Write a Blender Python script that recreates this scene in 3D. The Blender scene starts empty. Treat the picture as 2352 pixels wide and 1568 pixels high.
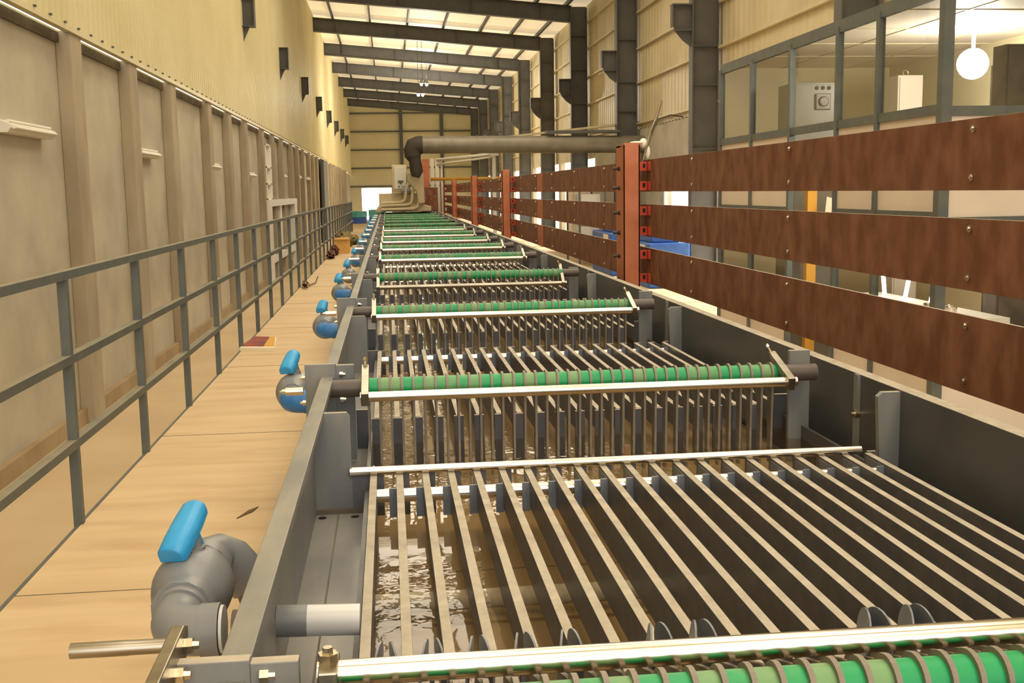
import bpy, bmesh, math, random
from mathutils import Vector, Matrix
random.seed(7)
SC = bpy.context.scene
COL = SC.collection
H = 1.31            # eye height above the walkway deck; all z below are given relative to the eye
PI = math.pi

# ------------------------------------------------------------------ camera
def rot_rows(yaw, pitch, roll):
    cy, sy, cp, sp = math.cos(yaw), math.sin(yaw), math.cos(pitch), math.sin(pitch)
    F = Vector((sy*cp, cy*cp, -sp)); Rt = Vector((cy, -sy, 0)); D = -Rt.cross(F)
    c, s = math.cos(roll), math.sin(roll)
    return c*Rt + s*D, -s*Rt + c*D, F
R_, D_, F_ = rot_rows(.109142, .136155, .016674)
cam = bpy.data.objects.new('camera', bpy.data.cameras.new('camera'))
COL.objects.link(cam)
cam.matrix_world = Matrix(((R_.x, -D_.x, -F_.x, 0), (R_.y, -D_.y, -F_.y, 0), (R_.z, -D_.z, -F_.z, H), (0, 0, 0, 1)))
cam.data.sensor_width = 36; cam.data.lens = 2530.9/2352*36; cam.data.clip_start = .05; cam.data.clip_end = 600
SC.camera = cam
# ------------------------------------------------------------------ world, sun, exposure
w = bpy.data.worlds.new('daylight'); SC.world = w; w.use_nodes = True
bg = w.node_tree.nodes['Background']; bg.inputs[0].default_value = (1.0, .95, .87, 1); bg.inputs[1].default_value = 2.6
sl = bpy.data.lights.new('sun', 'SUN'); sl.energy = 5; sl.angle = .03; sl.color = (1, .93, .82)
so = bpy.data.objects.new('sun', sl); COL.objects.link(so)
so.rotation_euler = Vector((-.80, -.12, -.62)).to_track_quat('-Z', 'Y').to_euler()
vs = SC.view_settings; vs.view_transform = 'Standard'; vs.look = 'None'; vs.gamma = 1; vs.exposure = 0.34
vs.use_curve_mapping = False
try: SC.cycles.use_denoising = True; SC.cycles.max_bounces = 8; SC.cycles.transparent_max_bounces = 12
except Exception: pass
SKYLIGHT_FILL = 3.6

# ------------------------------------------------------------------ materials
def s2l(c):
    return tuple((v/255/12.92 if v <= 10 else ((v/255+.055)/1.055)**2.4) for v in c) + (1,)
def mat(name, c1, c2=None, rough=.6, metal=0, scale=8, bump=0, stretch=(1, 1, 1), emit=0, spec=.5, detail=5, contrast=(.35, .65), bscale=None):
    m = bpy.data.materials.new(name); m.use_nodes = True
    nt = m.node_tree; N = nt.nodes; L = nt.links; b = N['Principled BSDF']
    b.inputs['Roughness'].default_value = rough; b.inputs['Metallic'].default_value = metal
    b.inputs['Specular IOR Level'].default_value = spec
    b.inputs['Base Color'].default_value = s2l(c1)
    if c2 or bump:
        tc = N.new('ShaderNodeTexCoord'); mp = N.new('ShaderNodeMapping'); mp.inputs['Scale'].default_value = stretch
        L.new(tc.outputs['Object'], mp.inputs[0])
        nz = N.new('ShaderNodeTexNoise'); nz.inputs['Scale'].default_value = scale; nz.inputs['Detail'].default_value = detail
        L.new(mp.outputs[0], nz.inputs['Vector'])
        if c2:
            cr = N.new('ShaderNodeValToRGB'); cr.color_ramp.elements[0].color = s2l(c1); cr.color_ramp.elements[1].color = s2l(c2)
            cr.color_ramp.elements[0].position, cr.color_ramp.elements[1].position = contrast
            L.new(nz.outputs[0], cr.inputs[0]); L.new(cr.outputs[0], b.inputs['Base Color'])
        if bump:
            bp = N.new('ShaderNodeBump'); bp.inputs['Strength'].default_value = bump; bp.inputs['Distance'].default_value = .01
            if bscale:
                n2 = N.new('ShaderNodeTexNoise'); n2.inputs['Scale'].default_value = bscale; L.new(mp.outputs[0], n2.inputs['Vector'])
                L.new(n2.outputs[0], bp.inputs['Height'])
            else: L.new(nz.outputs[0], bp.inputs['Height'])
            L.new(bp.outputs[0], b.inputs['Normal'])
    if emit:
        b.inputs['Emission Color'].default_value = s2l(c1); b.inputs['Emission Strength'].default_value = emit
    return m
A = {}
A['concrete'] = mat('concrete', (176, 168, 148), (194, 186, 164), .9, scale=1.6, bump=.15, bscale=30)
A['pillar'] = mat('pillar_concrete', (156, 142, 118), (178, 164, 140), .9, scale=2, stretch=(1, 1, .4))
A['plinth'] = mat('plinth_plaster', (150, 128, 96), (168, 146, 112), .9, scale=2)
A['cladding'] = mat('painted_cladding', (212, 201, 156), (220, 210, 168), .45, scale=.6)
A['cladding_r'] = mat('painted_cladding_dusty', (196, 182, 146), (212, 199, 164), .5, scale=.6)
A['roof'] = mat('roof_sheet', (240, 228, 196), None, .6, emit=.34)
A['steel'] = mat('painted_steel_dark', (82, 83, 83), (93, 92, 88), .55, scale=3)
A['steel_rail'] = mat('painted_steel_rail', (84, 92, 92), (98, 102, 96), .5, scale=6)
A['railtop'] = mat('rail_top_pale', (142, 134, 112), (118, 118, 106), .7, scale=4)  # paler tone for the top faces of the rails
A['lowfloor'] = mat('dusty_floor', (198, 174, 136), (208, 186, 148), .8, scale=.8)
A['ground'] = mat('outside_ground', (200, 190, 170), (190, 180, 160), .9, scale=.5)
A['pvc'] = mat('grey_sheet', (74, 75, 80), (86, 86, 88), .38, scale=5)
A['pvc_l'] = mat('grey_sheet_pale_lit', (114, 118, 124), (136, 136, 132), .45, scale=9, stretch=(1, .5, .3))  # paler copy of the same sheet; left walls carry their light in it
A['ledge'] = mat('wet_ledge', (128, 128, 126), (150, 148, 142), .25, scale=7, stretch=(1, .4, 1))
A['ringp'] = mat('dusty_ring_plastic', (124, 116, 106), (142, 132, 118), .45, scale=20)
A['rim'] = mat('rim_dust', (116, 119, 118), (144, 142, 132), .42, scale=14, stretch=(1, .25, 1))
A['dust'] = mat('dusted_top', (188, 180, 164), (166, 158, 144), .75, scale=22)
A['plastic'] = mat('grey_plastic', (90, 91, 100), (108, 106, 108), .35, scale=20)
A['blueplate'] = mat('blue_grey_plate', (112, 120, 134), (128, 134, 146), .3, scale=20)
A['tooth'] = mat('tooth_plastic', (88, 92, 104), (100, 102, 112), .4, scale=12)
A['shaft'] = mat('dark_tube', (84, 74, 70), (96, 84, 78), .4, scale=10)
A['chrome'] = mat('polished_steel', (232, 226, 212), (222, 214, 198), .2, 1, scale=12)
A['steel_m'] = mat('brushed_steel', (176, 170, 158), (150, 143, 130), .3, 1, scale=18, stretch=(.3, 1, 1))
A['bolt'] = mat('zinc_bolt', (220, 212, 190), None, .25, 1)
A['blackbolt'] = mat('black_bolt', (52, 46, 40), None, .4)
A['blue'] = mat('blue_plastic', (42, 150, 218), (60, 166, 226), .35, scale=14)
A['blue2'] = mat('blue_fitting', (40, 112, 190), (66, 132, 204), .38, scale=16)
A['pipe'] = mat('grey_pipe', (126, 130, 136), (138, 140, 142), .36, scale=8)
A['pipewhite'] = mat('pale_pipe', (214, 216, 220), None, .3)
A['white'] = mat('white_paint', (232, 228, 216), None, .45)
A['rust'] = mat('rusty_board', (116, 70, 48), (146, 100, 76), .75, scale=9, detail=9, stretch=(1, 1, .6), contrast=(.38, .68))
A['redpost'] = mat('red_oxide', (184, 108, 74), (198, 122, 88), .6, scale=8)
A['orange'] = mat('orange_bracket', (205, 74, 42), (188, 66, 38), .55, scale=8)
A['beige'] = mat('beige_machine', (206, 190, 150), (218, 202, 164), .5, scale=4)
A['duct'] = mat('galvanised_duct', (120, 114, 100), (136, 130, 114), .45, .3, scale=3)
A['ductdark'] = mat('dark_canvas', (58, 52, 46), (68, 60, 52), .7, scale=5)
A['tray'] = mat('silted_tray', (146, 128, 100), (166, 148, 118), .7, scale=3)
A['panel'] = mat('partition_panel', (216, 204, 190), (224, 212, 198), .6, scale=1.5)
A['black'] = mat('dark_void', (24, 20, 18), None, .8)
A['mustard'] = mat('mustard_paint', (214, 160, 60), None, .6)
A['bluemach'] = mat('blue_machine', (36, 82, 160), (60, 104, 176), .45, scale=2)
A['teal'] = mat('teal_sheet', (60, 150, 130), (110, 180, 190), .5, scale=1.5)
A['cardboard'] = mat('cardboard_yellow', (232, 184, 108), (222, 172, 98), .8, scale=8)
A['khaki'] = mat('khaki_sack', (120, 108, 66), (146, 128, 80), .9, scale=10)
A['redcloth'] = mat('dark_red_cloth', (92, 48, 40), (112, 76, 52), .8, scale=8)
A['grime_shade'] = mat('grime_and_shade_panel', (86, 78, 66), (120, 108, 90), .7, scale=3)  # dark tone for grimy panels, joints and the shadow strips under the cladding
A['cabinet'] = mat('grey_enclosure', (104, 98, 84), (116, 110, 96), .4, 0, scale=2)
A['redprint'] = mat('red_print', (168, 52, 40), (96, 48, 44), .5, scale=5)
A['paper'] = mat('paper', (236, 226, 200), None, .7)
A['leaf'] = mat('dead_leaf', (104, 84, 44), None, .8)
A['skylight'] = mat('skylight', (255, 241, 216), None, .6, emit=SKYLIGHT_FILL)  # glow of the roof strips added out of view
A['tube'] = mat('lit_tube', (255, 250, 235), None, .4, emit=14)
A['lamp'] = mat('lit_bulb', (255, 250, 235), None, .4, emit=110)
A['tubeoff'] = mat('unlit_tube', (236, 230, 214), None, .3)

def green_mat():
    m = bpy.data.materials.new('green_sleeve'); m.use_nodes = True
    nt = m.node_tree; N = nt.nodes; L = nt.links; b = N['Principled BSDF']
    tc = N.new('ShaderNodeTexCoord'); sx = N.new('ShaderNodeSeparateXYZ'); L.new(tc.outputs['Object'], sx.inputs[0])
    mu = N.new('ShaderNodeMath'); mu.operation = 'DIVIDE'; mu.inputs[1].default_value = 1.5/38; L.new(sx.outputs[0], mu.inputs[0])
    sh = N.new('ShaderNodeMath'); sh.inputs[1].default_value = .85; L.new(mu.outputs[0], sh.inputs[0])
    fl = N.new('ShaderNodeMath'); fl.operation = 'FLOOR'; L.new(sh.outputs[0], fl.inputs[0])
    wn = N.new('ShaderNodeTexWhiteNoise'); wn.noise_dimensions = '1D'; L.new(fl.outputs[0], wn.inputs['W'])
    nz = N.new('ShaderNodeTexNoise'); nz.inputs['Scale'].default_value = 30; L.new(tc.outputs['Object'], nz.inputs['Vector'])
    ad = N.new('ShaderNodeMath'); ad.operation = 'ADD'; L.new(wn.outputs[0], ad.inputs[0])
    m2 = N.new('ShaderNodeMath'); m2.operation = 'MULTIPLY'; m2.inputs[1].default_value = .5; L.new(nz.outputs[0], m2.inputs[0]); L.new(m2.outputs[0], ad.inputs[1])
    cr = N.new('ShaderNodeValToRGB'); e = cr.color_ramp.elements
    e[0].position = .68; e[0].color = s2l((14, 156, 92)); e[1].position = 1.15 * 0 + 1.0; e[1].color = s2l((112, 156, 104))
    L.new(ad.outputs[0], cr.inputs[0]); L.new(cr.outputs[0], b.inputs['Base Color'])
    b.inputs['Roughness'].default_value = .45
    return m
A['green'] = green_mat()

def deck_mat():
    m = mat('plywood_deck', (202, 176, 136), (214, 188, 148), .6, scale=1.6, stretch=(.35, 4, 1))
    nt = m.node_tree; N = nt.nodes; L = nt.links; b = N['Principled BSDF']
    tc = N.new('ShaderNodeTexCoord')
    n2 = N.new('ShaderNodeTexNoise'); n2.inputs['Scale'].default_value = 2.2; n2.inputs['Detail'].default_value = 6
    mp = N.new('ShaderNodeMapping'); mp.inputs['Scale'].default_value = (.8, 3.2, 1); L.new(tc.outputs['Object'], mp.inputs[0]); L.new(mp.outputs[0], n2.inputs['Vector'])
    cr = N.new('ShaderNodeValToRGB'); cr.color_ramp.elements[0].position = .30; cr.color_ramp.elements[1].position = .5
    cr.color_ramp.elements[0].color = s2l((190, 160, 118)); cr.color_ramp.elements[1].color = (1, 1, 1, 1)
    L.new(n2.outputs[0], cr.inputs[0])
    src = b.inputs['Base Color'].links[0].from_socket
    mx = N.new('ShaderNodeMixRGB'); mx.blend_type = 'MULTIPLY'; mx.inputs[0].default_value = .28
    L.new(src, mx.inputs[1]); L.new(cr.outputs[0], mx.inputs[2]); L.new(mx.outputs[0], b.inputs['Base Color'])
    return m
A['deck'] = deck_mat()

def schlick(nt, f0, k, bump=None):
    N, L = nt.nodes, nt.links
    lw = N.new('ShaderNodeLayerWeight'); lw.inputs[0].default_value = .5
    if bump: L.new(bump, lw.inputs['Normal'])
    pw = N.new('ShaderNodeMath'); pw.operation = 'POWER'; pw.inputs[1].default_value = 5; L.new(lw.outputs['Facing'], pw.inputs[0])
    ma = N.new('ShaderNodeMath'); ma.operation = 'MULTIPLY_ADD'; ma.inputs[1].default_value = k; ma.inputs[2].default_value = f0; ma.use_clamp = True
    L.new(pw.outputs[0], ma.inputs[0]); return ma.outputs[0]
def water_mat():
    m = bpy.data.materials.new('rinse_water'); m.use_nodes = True
    nt = m.node_tree; N = nt.nodes; L = nt.links; N.remove(N['Principled BSDF']); out = N['Material Output']
    tr = N.new('ShaderNodeBsdfTransparent'); tr.inputs[0].default_value = (.86, .78, .62, 1)
    gl = N.new('ShaderNodeBsdfGlossy'); gl.inputs['Roughness'].default_value = .03
    tc = N.new('ShaderNodeTexCoord'); nz = N.new('ShaderNodeTexNoise'); nz.inputs['Scale'].default_value = 16; nz.inputs['Detail'].default_value = 2.5
    mp = N.new('ShaderNodeMapping'); mp.inputs['Scale'].default_value = (1, .8, 1); L.new(tc.outputs['Object'], mp.inputs[0]); L.new(mp.outputs[0], nz.inputs['Vector'])
    bp = N.new('ShaderNodeBump'); bp.inputs['Strength'].default_value = .3; bp.inputs['Distance'].default_value = .012
    mk = N.new('ShaderNodeTexNoise'); mk.inputs['Scale'].default_value = 2.6; L.new(tc.outputs['Object'], mk.inputs['Vector'])
    mr = N.new('ShaderNodeMapRange'); mr.inputs['From Min'].default_value = .40; mr.inputs['From Max'].default_value = .55; mr.inputs['To Min'].default_value = .06
    L.new(mk.outputs[0], mr.inputs[0]); ml = N.new('ShaderNodeMath'); ml.operation = 'MULTIPLY'; L.new(nz.outputs[0], ml.inputs[0]); L.new(mr.outputs[0], ml.inputs[1])
    L.new(ml.outputs[0], bp.inputs['Height']); L.new(bp.outputs[0], gl.inputs['Normal'])
    mx = N.new('ShaderNodeMixShader'); L.new(schlick(nt, .02, .98, bp.outputs[0]), mx.inputs[0]); L.new(tr.outputs[0], mx.inputs[1]); L.new(gl.outputs[0], mx.inputs[2])
    L.new(mx.outputs[0], out.inputs[0]); return m
A['water'] = water_mat()
def glass_mat():
    m = bpy.data.materials.new('window_glass'); m.use_nodes = True
    nt = m.node_tree; N = nt.nodes; L = nt.links; N.remove(N['Principled BSDF']); out = N['Material Output']
    tr = N.new('ShaderNodeBsdfTransparent'); tr.inputs[0].default_value = (.93, .94, .92, 1)
    gl = N.new('ShaderNodeBsdfGlossy'); gl.inputs['Roughness'].default_value = .02
    mx = N.new('ShaderNodeMixShader'); L.new(schlick(nt, .04, .8), mx.inputs[0]); L.new(tr.outputs[0], mx.inputs[1]); L.new(gl.outputs[0], mx.inputs[2])
    L.new(mx.outputs[0], out.inputs[0]); return m
A['glass'] = glass_mat()

# ------------------------------------------------------------------ mesh helpers
class M:
    def __init__(s, off=(0, 0, -H)):
        s.bm = bmesh.new(); s.off = Vector(off)
    def _q(s, p): return s.bm.verts.new(Vector(p) - s.off)
    def box(s, x0, x1, y0, y1, z0, z1, top=0):
        v = [s._q(p) for p in ((x0, y0, z0), (x1, y0, z0), (x1, y1, z0), (x0, y1, z0), (x0, y0, z1), (x1, y0, z1), (x1, y1, z1), (x0, y1, z1))]
        for i, f in enumerate(((0, 3, 2, 1), (4, 5, 6, 7), (0, 1, 5, 4), (1, 2, 6, 5), (2, 3, 7, 6), (3, 0, 4, 7))):
            fc = s.bm.faces.new([v[k] for k in f])
            if i == 1: fc.material_index = top
        return s
    def prism(s, poly, a0, a1, axis='x', top=0):
        # poly: list of 2-D points in the plane normal to the axis
        def P(a, u, v): return {'x': (a, u, v), 'y': (u, a, v), 'z': (u, v, a)}[axis]
        A0 = [s._q(P(a0, *p)) for p in poly]; A1 = [s._q(P(a1, *p)) for p in poly]; n = len(poly)
        fs = [s.bm.faces.new(A0[::-1]), s.bm.faces.new(A1)]
        for i in range(n): fs.append(s.bm.faces.new((A0[i], A0[(i+1) % n], A1[(i+1) % n], A1[i])))
        if top:
            bmesh.ops.recalc_face_normals(s.bm, faces=fs)
            for f in fs:
                f.normal_update()
                if f.normal.z > .75: f.material_index = top
        return s
    def ring(s, c, u, v, r, n): return [s._q(c + u*(r*math.cos(2*PI*i/n)) + v*(r*math.sin(2*PI*i/n))) for i in range(n)]
    def tube(s, pts, r, n=14, caps=True):
        pts = [Vector(p) for p in pts]; rs = r if isinstance(r, (list, tuple)) else [r]*len(pts)
        rings = []; up = None
        for i, p in enumerate(pts):
            t = (pts[min(i+1, len(pts)-1)] - pts[max(i-1, 0)]).normalized()
            if up is None:
                up = t.orthogonal().normalized()
            else:
                up = (up - t*up.dot(t)); up = up.normalized() if up.length > 1e-6 else t.orthogonal().normalized()
            rings.append(s.ring(p, up, t.cross(up), rs[i], n))
        for a, b in zip(rings, rings[1:]):
            for i in range(n):
                f = s.bm.faces.new((a[i], a[(i+1) % n], b[(i+1) % n], b[i])); f.smooth = True
        if caps: s.bm.faces.new(rings[0][::-1]); s.bm.faces.new(rings[-1])
        return s
    def steps(s, p0, d, prof, n=20):
        # lathe along direction d: prof = [(distance, radius)...]; sharp steps come from repeated distances
        p0 = Vector(p0); d = Vector(d).normalized(); u = d.orthogonal().normalized(); v = d.cross(u)
        rings = [s.ring(p0 + d*a, u, v, max(r, 1e-4), n) for a, r in prof]
        for k, (a, b) in enumerate(zip(rings, rings[1:])):
            for i in range(n):
                f = s.bm.faces.new((a[i], a[(i+1) % n], b[(i+1) % n], b[i])); f.smooth = abs(prof[k][0]-prof[k+1][0]) > 1e-6
        s.bm.faces.new(rings[0][::-1]); s.bm.faces.new(rings[-1]); return s
    def sphere(s, c, r, sc=(1, 1, 1), n=16):
        mt = Matrix.Translation(Vector(c) - s.off) @ Matrix.Diagonal((sc[0], sc[1], sc[2], 1))
        g = bmesh.ops.create_uvsphere(s.bm, u_segments=n, v_segments=n//2+2, radius=r, matrix=mt)
        for v in g['verts']:
            for f in v.link_faces: f.smooth = True
        return s
    def hexbolt(s, c, d, r, h, n=6): return s.steps(c, d, [(0, r), (h, r), (h, r*.55), (h*1.7, r*.5)], n)
    def rot(s, ang, axis, cent):
        bmesh.ops.rotate(s.bm, verts=s.bm.verts[:], cent=Vector(cent) - s.off, matrix=Matrix.Rotation(ang, 3, axis)); return s

def blob(m, c, r, sc, seed, amp=.18):
    n0 = len(m.bm.verts); m.sphere(c, r, sc, 20); m.bm.verts.ensure_lookup_table(); rg = random.Random(seed)
    ph = [rg.uniform(0, 6) for _ in range(6)]; cc = Vector(c) - m.off
    for v in list(m.bm.verts)[n0:]:
        d = v.co - cc; k = 1 + amp*(math.sin(9*d.x/r+ph[0])*math.sin(5*d.y/r+ph[1]) + .7*math.sin(13*d.z/r+ph[2]+4*d.y/r))
        v.co = cc + d*k
    return m
def obj(name, m, mats, parent=None, bevel=0, seg=2):
    me = bpy.data.meshes.new(name)
    bmesh.ops.recalc_face_normals(m.bm, faces=m.bm.faces[:])
    for e in m.bm.edges:
        lf = e.link_faces
        if len(lf) == 2 and (lf[0].smooth != lf[1].smooth or e.calc_face_angle(0) > .75): e.smooth = False
    m.bm.to_mesh(me); m.bm.free()
    if isinstance(mats, str): mats = [mats]
    for k in mats: me.materials.append(A[k])
    o = bpy.data.objects.new(name, me); COL.objects.link(o)
    if parent: o.parent = parent
    if bevel:
        b = o.modifiers.new('bevel', 'BEVEL'); b.width = bevel; b.segments = seg; b.limit_method = 'ANGLE'; b.angle_limit = .7
    return o
def tag(o, label, cat, group=None, kind=None):
    o['label'] = label; o['category'] = cat
    if group: o['group'] = group
    if kind: o['kind'] = kind
    return o
def thing(name, label, cat, loc, group=None):
    o = bpy.data.objects.new(name, None); COL.objects.link(o); o.location = (loc[0], loc[1], loc[2]+H); o.empty_display_size = .1
    return tag(o, label, cat, group)
def struct(name, m, mats, bevel=0):
    o = obj(name, m, mats, None, bevel); o['kind'] = 'structure'; return o
def relabel(o, t): o['label'] = t; return o
def dup(o, parent=None, loc=None):
    c = o.copy(); COL.objects.link(c)
    if parent: c.parent = parent
    if loc: c.location = (loc[0], loc[1], loc[2]+H)
    for ch in list(o.children): dup(ch, c)
    return c
ORD = ['nearest', 'second', 'third', 'fourth', 'fifth', 'sixth', 'seventh', 'eighth', 'ninth', 'tenth', 'eleventh', 'twelfth', 'thirteenth', 'fourteenth', 'fifteenth', 'sixteenth']

# ------------------------------------------------------------------ floors
DK = -1.31; LF = -2.37; BAY0 = 26.2; BAY = 8.7
struct('floor', M().box(-1.29, 2.6, -3, 38.4, DK-.06, DK), 'deck')
struct('floor_lower', M().box(-3.4, 12.2, -9, 100.3, LF-.1, LF), 'lowfloor')
struct('ground', M().box(-80, 160, -80, 260, LF-.35, LF-.12), 'ground')
m = M()
for y in [k*2.44-1.2 for k in range(17)]: m.box(-1.29, -.26, y, y+.004, DK, DK+.0015)
for y in (3.0, 12.0): pass
struct('trim_1', m, 'grime_shade')
m = M(); m.box(-1.29, -1.275, -3, 38.4, DK-.2, DK+.002); struct('trim_2', m, 'steel_rail')

# ------------------------------------------------------------------ left wall
WX = -3.3; WTOP = 1.68
struct('wall_left', M().box(WX-.2, WX, -9, 100, LF, WTOP+.02), 'concrete')
m = M()                                                     # ribbed cladding above, proud of the concrete
y = -9.0; prof = []
while y < 100:
    prof += [(y, -3.16), (y+.13, -3.16), (y+.15, -3.135), (y+.18, -3.135)]; y += .2
prof.append((y, -3.16))
lo = [m._q((x, yy, WTOP)) for yy, x in prof]; hi = [m._q((x, yy, 8.2)) for yy, x in prof]
for i in range(len(prof)-1): m.bm.faces.new((lo[i], lo[i+1], hi[i+1], hi[i]))
lb = [m._q((-3.22, yy, WTOP)) for yy, x in prof]
for i in range(len(prof)-1): m.bm.faces.new((lb[i], lb[i+1], lo[i+1], lo[i]))
struct('wall_left_cladding', m, 'cladding')
struct('trim_3', M().box(-3.2, -3.125, -9, 100, WTOP-.02, WTOP+.035), 'cladding')
m = M(); y = -9
while y < 60:
    m.box(-3.13, -3.105, y, y+.03, WTOP+.035, WTOP+.055); y += .48
struct('trim_4', m, 'steel')
struct('baseboard_left', M().box(WX, WX+.07, -9, 100, LF, LF+.16), 'plinth')
pil = []
for b in range(-4, 9):
    for q in (0, 2.62, 5.25):
        y = 11.9 + b*BAY + q
        if -8 < y < 99: pil.append(y)
for y in pil:
    struct('pillar', M().box(WX, WX+.15, y, y+.42, LF, WTOP), 'pillar', .01)
# dark strips stand for the shadow line under the cladding between pillars
for a, b in zip(pil, pil[1:]):
    if 3 < a < 60: struct('trim_shadow', M().box(WX, WX+.04, a+.6, b, WTOP-.12, WTOP-.02), 'grime_shade')
for y, x1 in ((18.05, .05), (38.2, .05), (32.0, .05)):
    struct('trim_6', M().box(WX, WX+.03, y, y+.05, LF, WTOP), 'grime_shade')
# corbels pushing through the cladding
names = ['nearest', 'second', 'third', 'fourth', 'fifth', 'sixth', 'seventh', 'farthest']
first = None
for k in range(8):
    y = BAY0+BAY*k; lab = '%s dark steel corbel sticking out of the cream cladding high on the left' % names[k]
    loc = (-3.15, y, 3.4)
    if first is None:
        first = thing('crane_corbel', lab, 'bracket', loc, 'crane corbels on the left wall')
        m = M(loc); m.box(-3.16, -2.86, y-.13, y+.13, 4.38, 4.40).box(-3.16, -2.86, y-.13, y+.13, 3.76, 3.78).box(-2.88, -2.86, y-.13, y+.13, 3.78, 4.38)
        obj('flange', m, 'steel', first)
        m = M(loc); m.prism([(-3.16, 4.39), (-2.87, 4.39), (-2.87, 3.77), (-2.98, 3.77), (-3.16, 3.4)], y-.02, y+.02, 'y'); obj('web', m, 'steel', first)
    else: relabel(dup(first, None, loc), lab)
# unlit tube fittings
FIX = [(9.95, 11.2, .56), (14.8, 16.3, .52), (20.5, 22.1, .48), (26.2, 27.8, .41), (34.9, 36.2, .50), (40.6, 42.4, .56), (45.5, 47, .56)]
base = None
for i, (y0, y1, z) in enumerate(FIX):
    lab = '%s cream twin tube fitting on the left concrete wall between two pillars' % (ORD[i] if i else 'biggest and nearest')
    loc = (WX, (y0+y1)/2, z)
    if base is None:
        L = 1.3; base = thing('tube_light_fitting', lab, 'light fitting', loc, 'tube fittings on the left wall')
        m = M(loc); yc = loc[1]
        m.prism([(WX, z), (WX+.11, z), (WX+.14, z+.04), (WX+.14, z+.07), (WX+.05, z+.11), (WX, z+.11)], yc-L/2, yc+L/2, 'y')
        obj('housing', m, 'white', base, .004)
        for dz, dx in ((.045, .15), (.1, .1)):
            obj('tube', M(loc).tube([(WX+dx, yc-L/2+.05, z+dz), (WX+dx, yc+L/2-.05, z+dz)], .014, 10), 'tubeoff', base)
    else: relabel(dup(base, None, loc), lab)
# white framed opening with tall narrow window over it
t = thing('door_1', 'white framed doorway standing against the left wall beyond the railing', 'door', (WX, 33.5, LF)); t['kind'] = 'structure'
m = M((WX, 33.5, LF)); m.box(WX, WX+.22, 29.6, 38.5, -.32, -.14).box(WX, WX+.215, 29.6, 30.3, LF, -.321).box(WX, WX+.215, 37.6, 38.5, LF, -.321)
m.box(WX, WX+.18, 30.31, 37.59, -1.86, -1.68).box(WX, WX+.14, 33.2, 33.8, -1.679, -.321); obj('door_frame', m, 'white', t)
obj('window_pane', M((WX, 33.5, LF)).box(WX+.03, WX+.05, 30.3, 37.6, -1.68, -.32), 'glass', t)
t = thing('window_1', 'tall narrow white framed window strip above the doorway', 'window', (WX, 30.6, -.1)); t['kind'] = 'structure'
m = M((WX, 30.6, -.1)); m.box(WX, WX+.14, 29.9, 30.1, -.14, 1.33).box(WX, WX+.14, 31.1, 31.35, -.14, 1.33)
for z in (-.14, .26, .7, 1.3): m.box(WX, WX+.14, 29.9, 31.3, z, z+.04)
obj('window_frame', m, 'white', t); obj('window_pane', M((WX, 30.6, -.1)).box(WX+.03, WX+.05, 30.1, 31.1, -.1, 1.3), 'white', t)
tag(obj('down_pipe', M().box(WX+.16, WX+.3, 54, 57, LF, 1.6), 'steel'), 'wide grey blue post at the far left wall beyond the doorway', 'post')

# ------------------------------------------------------------------ roof, beams, purlins
def rz(x): return 7.91 - .085*(x+3.2)
def slab(x0, x1, y0, y1, zo, th, name, mt):
    m = M(); m.prism([(x0, rz(x0)+zo), (x1, rz(x1)+zo), (x1, rz(x1)+zo+th), (x0, rz(x0)+zo+th)], y0, y1, 'y'); return struct(name, m, mt)
SK = [(-1.0, 1.6), (2.6, 5.2)]
edges = []
frames = [BAY0+BAY*k for k in range(-4, 9)]
# roof sheets; glowing strips, out of view, are added to light each near bay
for yb in frames[:-1]:
    if yb < 30:
        xs = [-3.3] + [v for p in SK for v in p] + [12.2 if yb < 9 else 8.1]
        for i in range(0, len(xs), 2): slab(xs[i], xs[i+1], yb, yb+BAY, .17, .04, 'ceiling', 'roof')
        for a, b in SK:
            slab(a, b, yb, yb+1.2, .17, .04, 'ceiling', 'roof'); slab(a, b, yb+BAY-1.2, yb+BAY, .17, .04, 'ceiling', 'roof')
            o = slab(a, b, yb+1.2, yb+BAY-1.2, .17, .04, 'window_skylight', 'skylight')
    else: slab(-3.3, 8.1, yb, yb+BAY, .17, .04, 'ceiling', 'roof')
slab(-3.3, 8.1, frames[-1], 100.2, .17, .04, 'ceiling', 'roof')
for px_ in (-2.24, -.56, 1.13, 2.77, 4.48, 5.93, 7.12):
    m = M(); zt = rz(px_)
    m.box(px_-.035, px_+.035, -9, 100, zt+.15, zt+.17).box(px_-.035, px_-.025, -9, 100, zt-.0, zt+.16).box(px_-.035, px_+.045, -9, 100, zt-.0, zt+.015)
    struct('roof_beam_purlin', m, 'steel')
for yb in frames:
    m = M()
    for a, b, t_ in ((0, .03, .14), (-.6, -.57, .14), (-.58, .02, .012)):
        m.prism([(-3.2, rz(-3.2)+a), (7.3, rz(7.3)+a), (7.3, rz(7.3)+b), (-3.2, rz(-3.2)+b)], yb-t_, yb+t_, 'y')
    for x in (-2.2, .6, 3.4, 6.1): m.prism([(x, rz(x)-.58), (x+.02, rz(x)-.58), (x+.02, rz(x)), (x, rz(x))], yb-.12, yb+.12, 'y')
    struct('roof_beam', m, 'steel')
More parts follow.
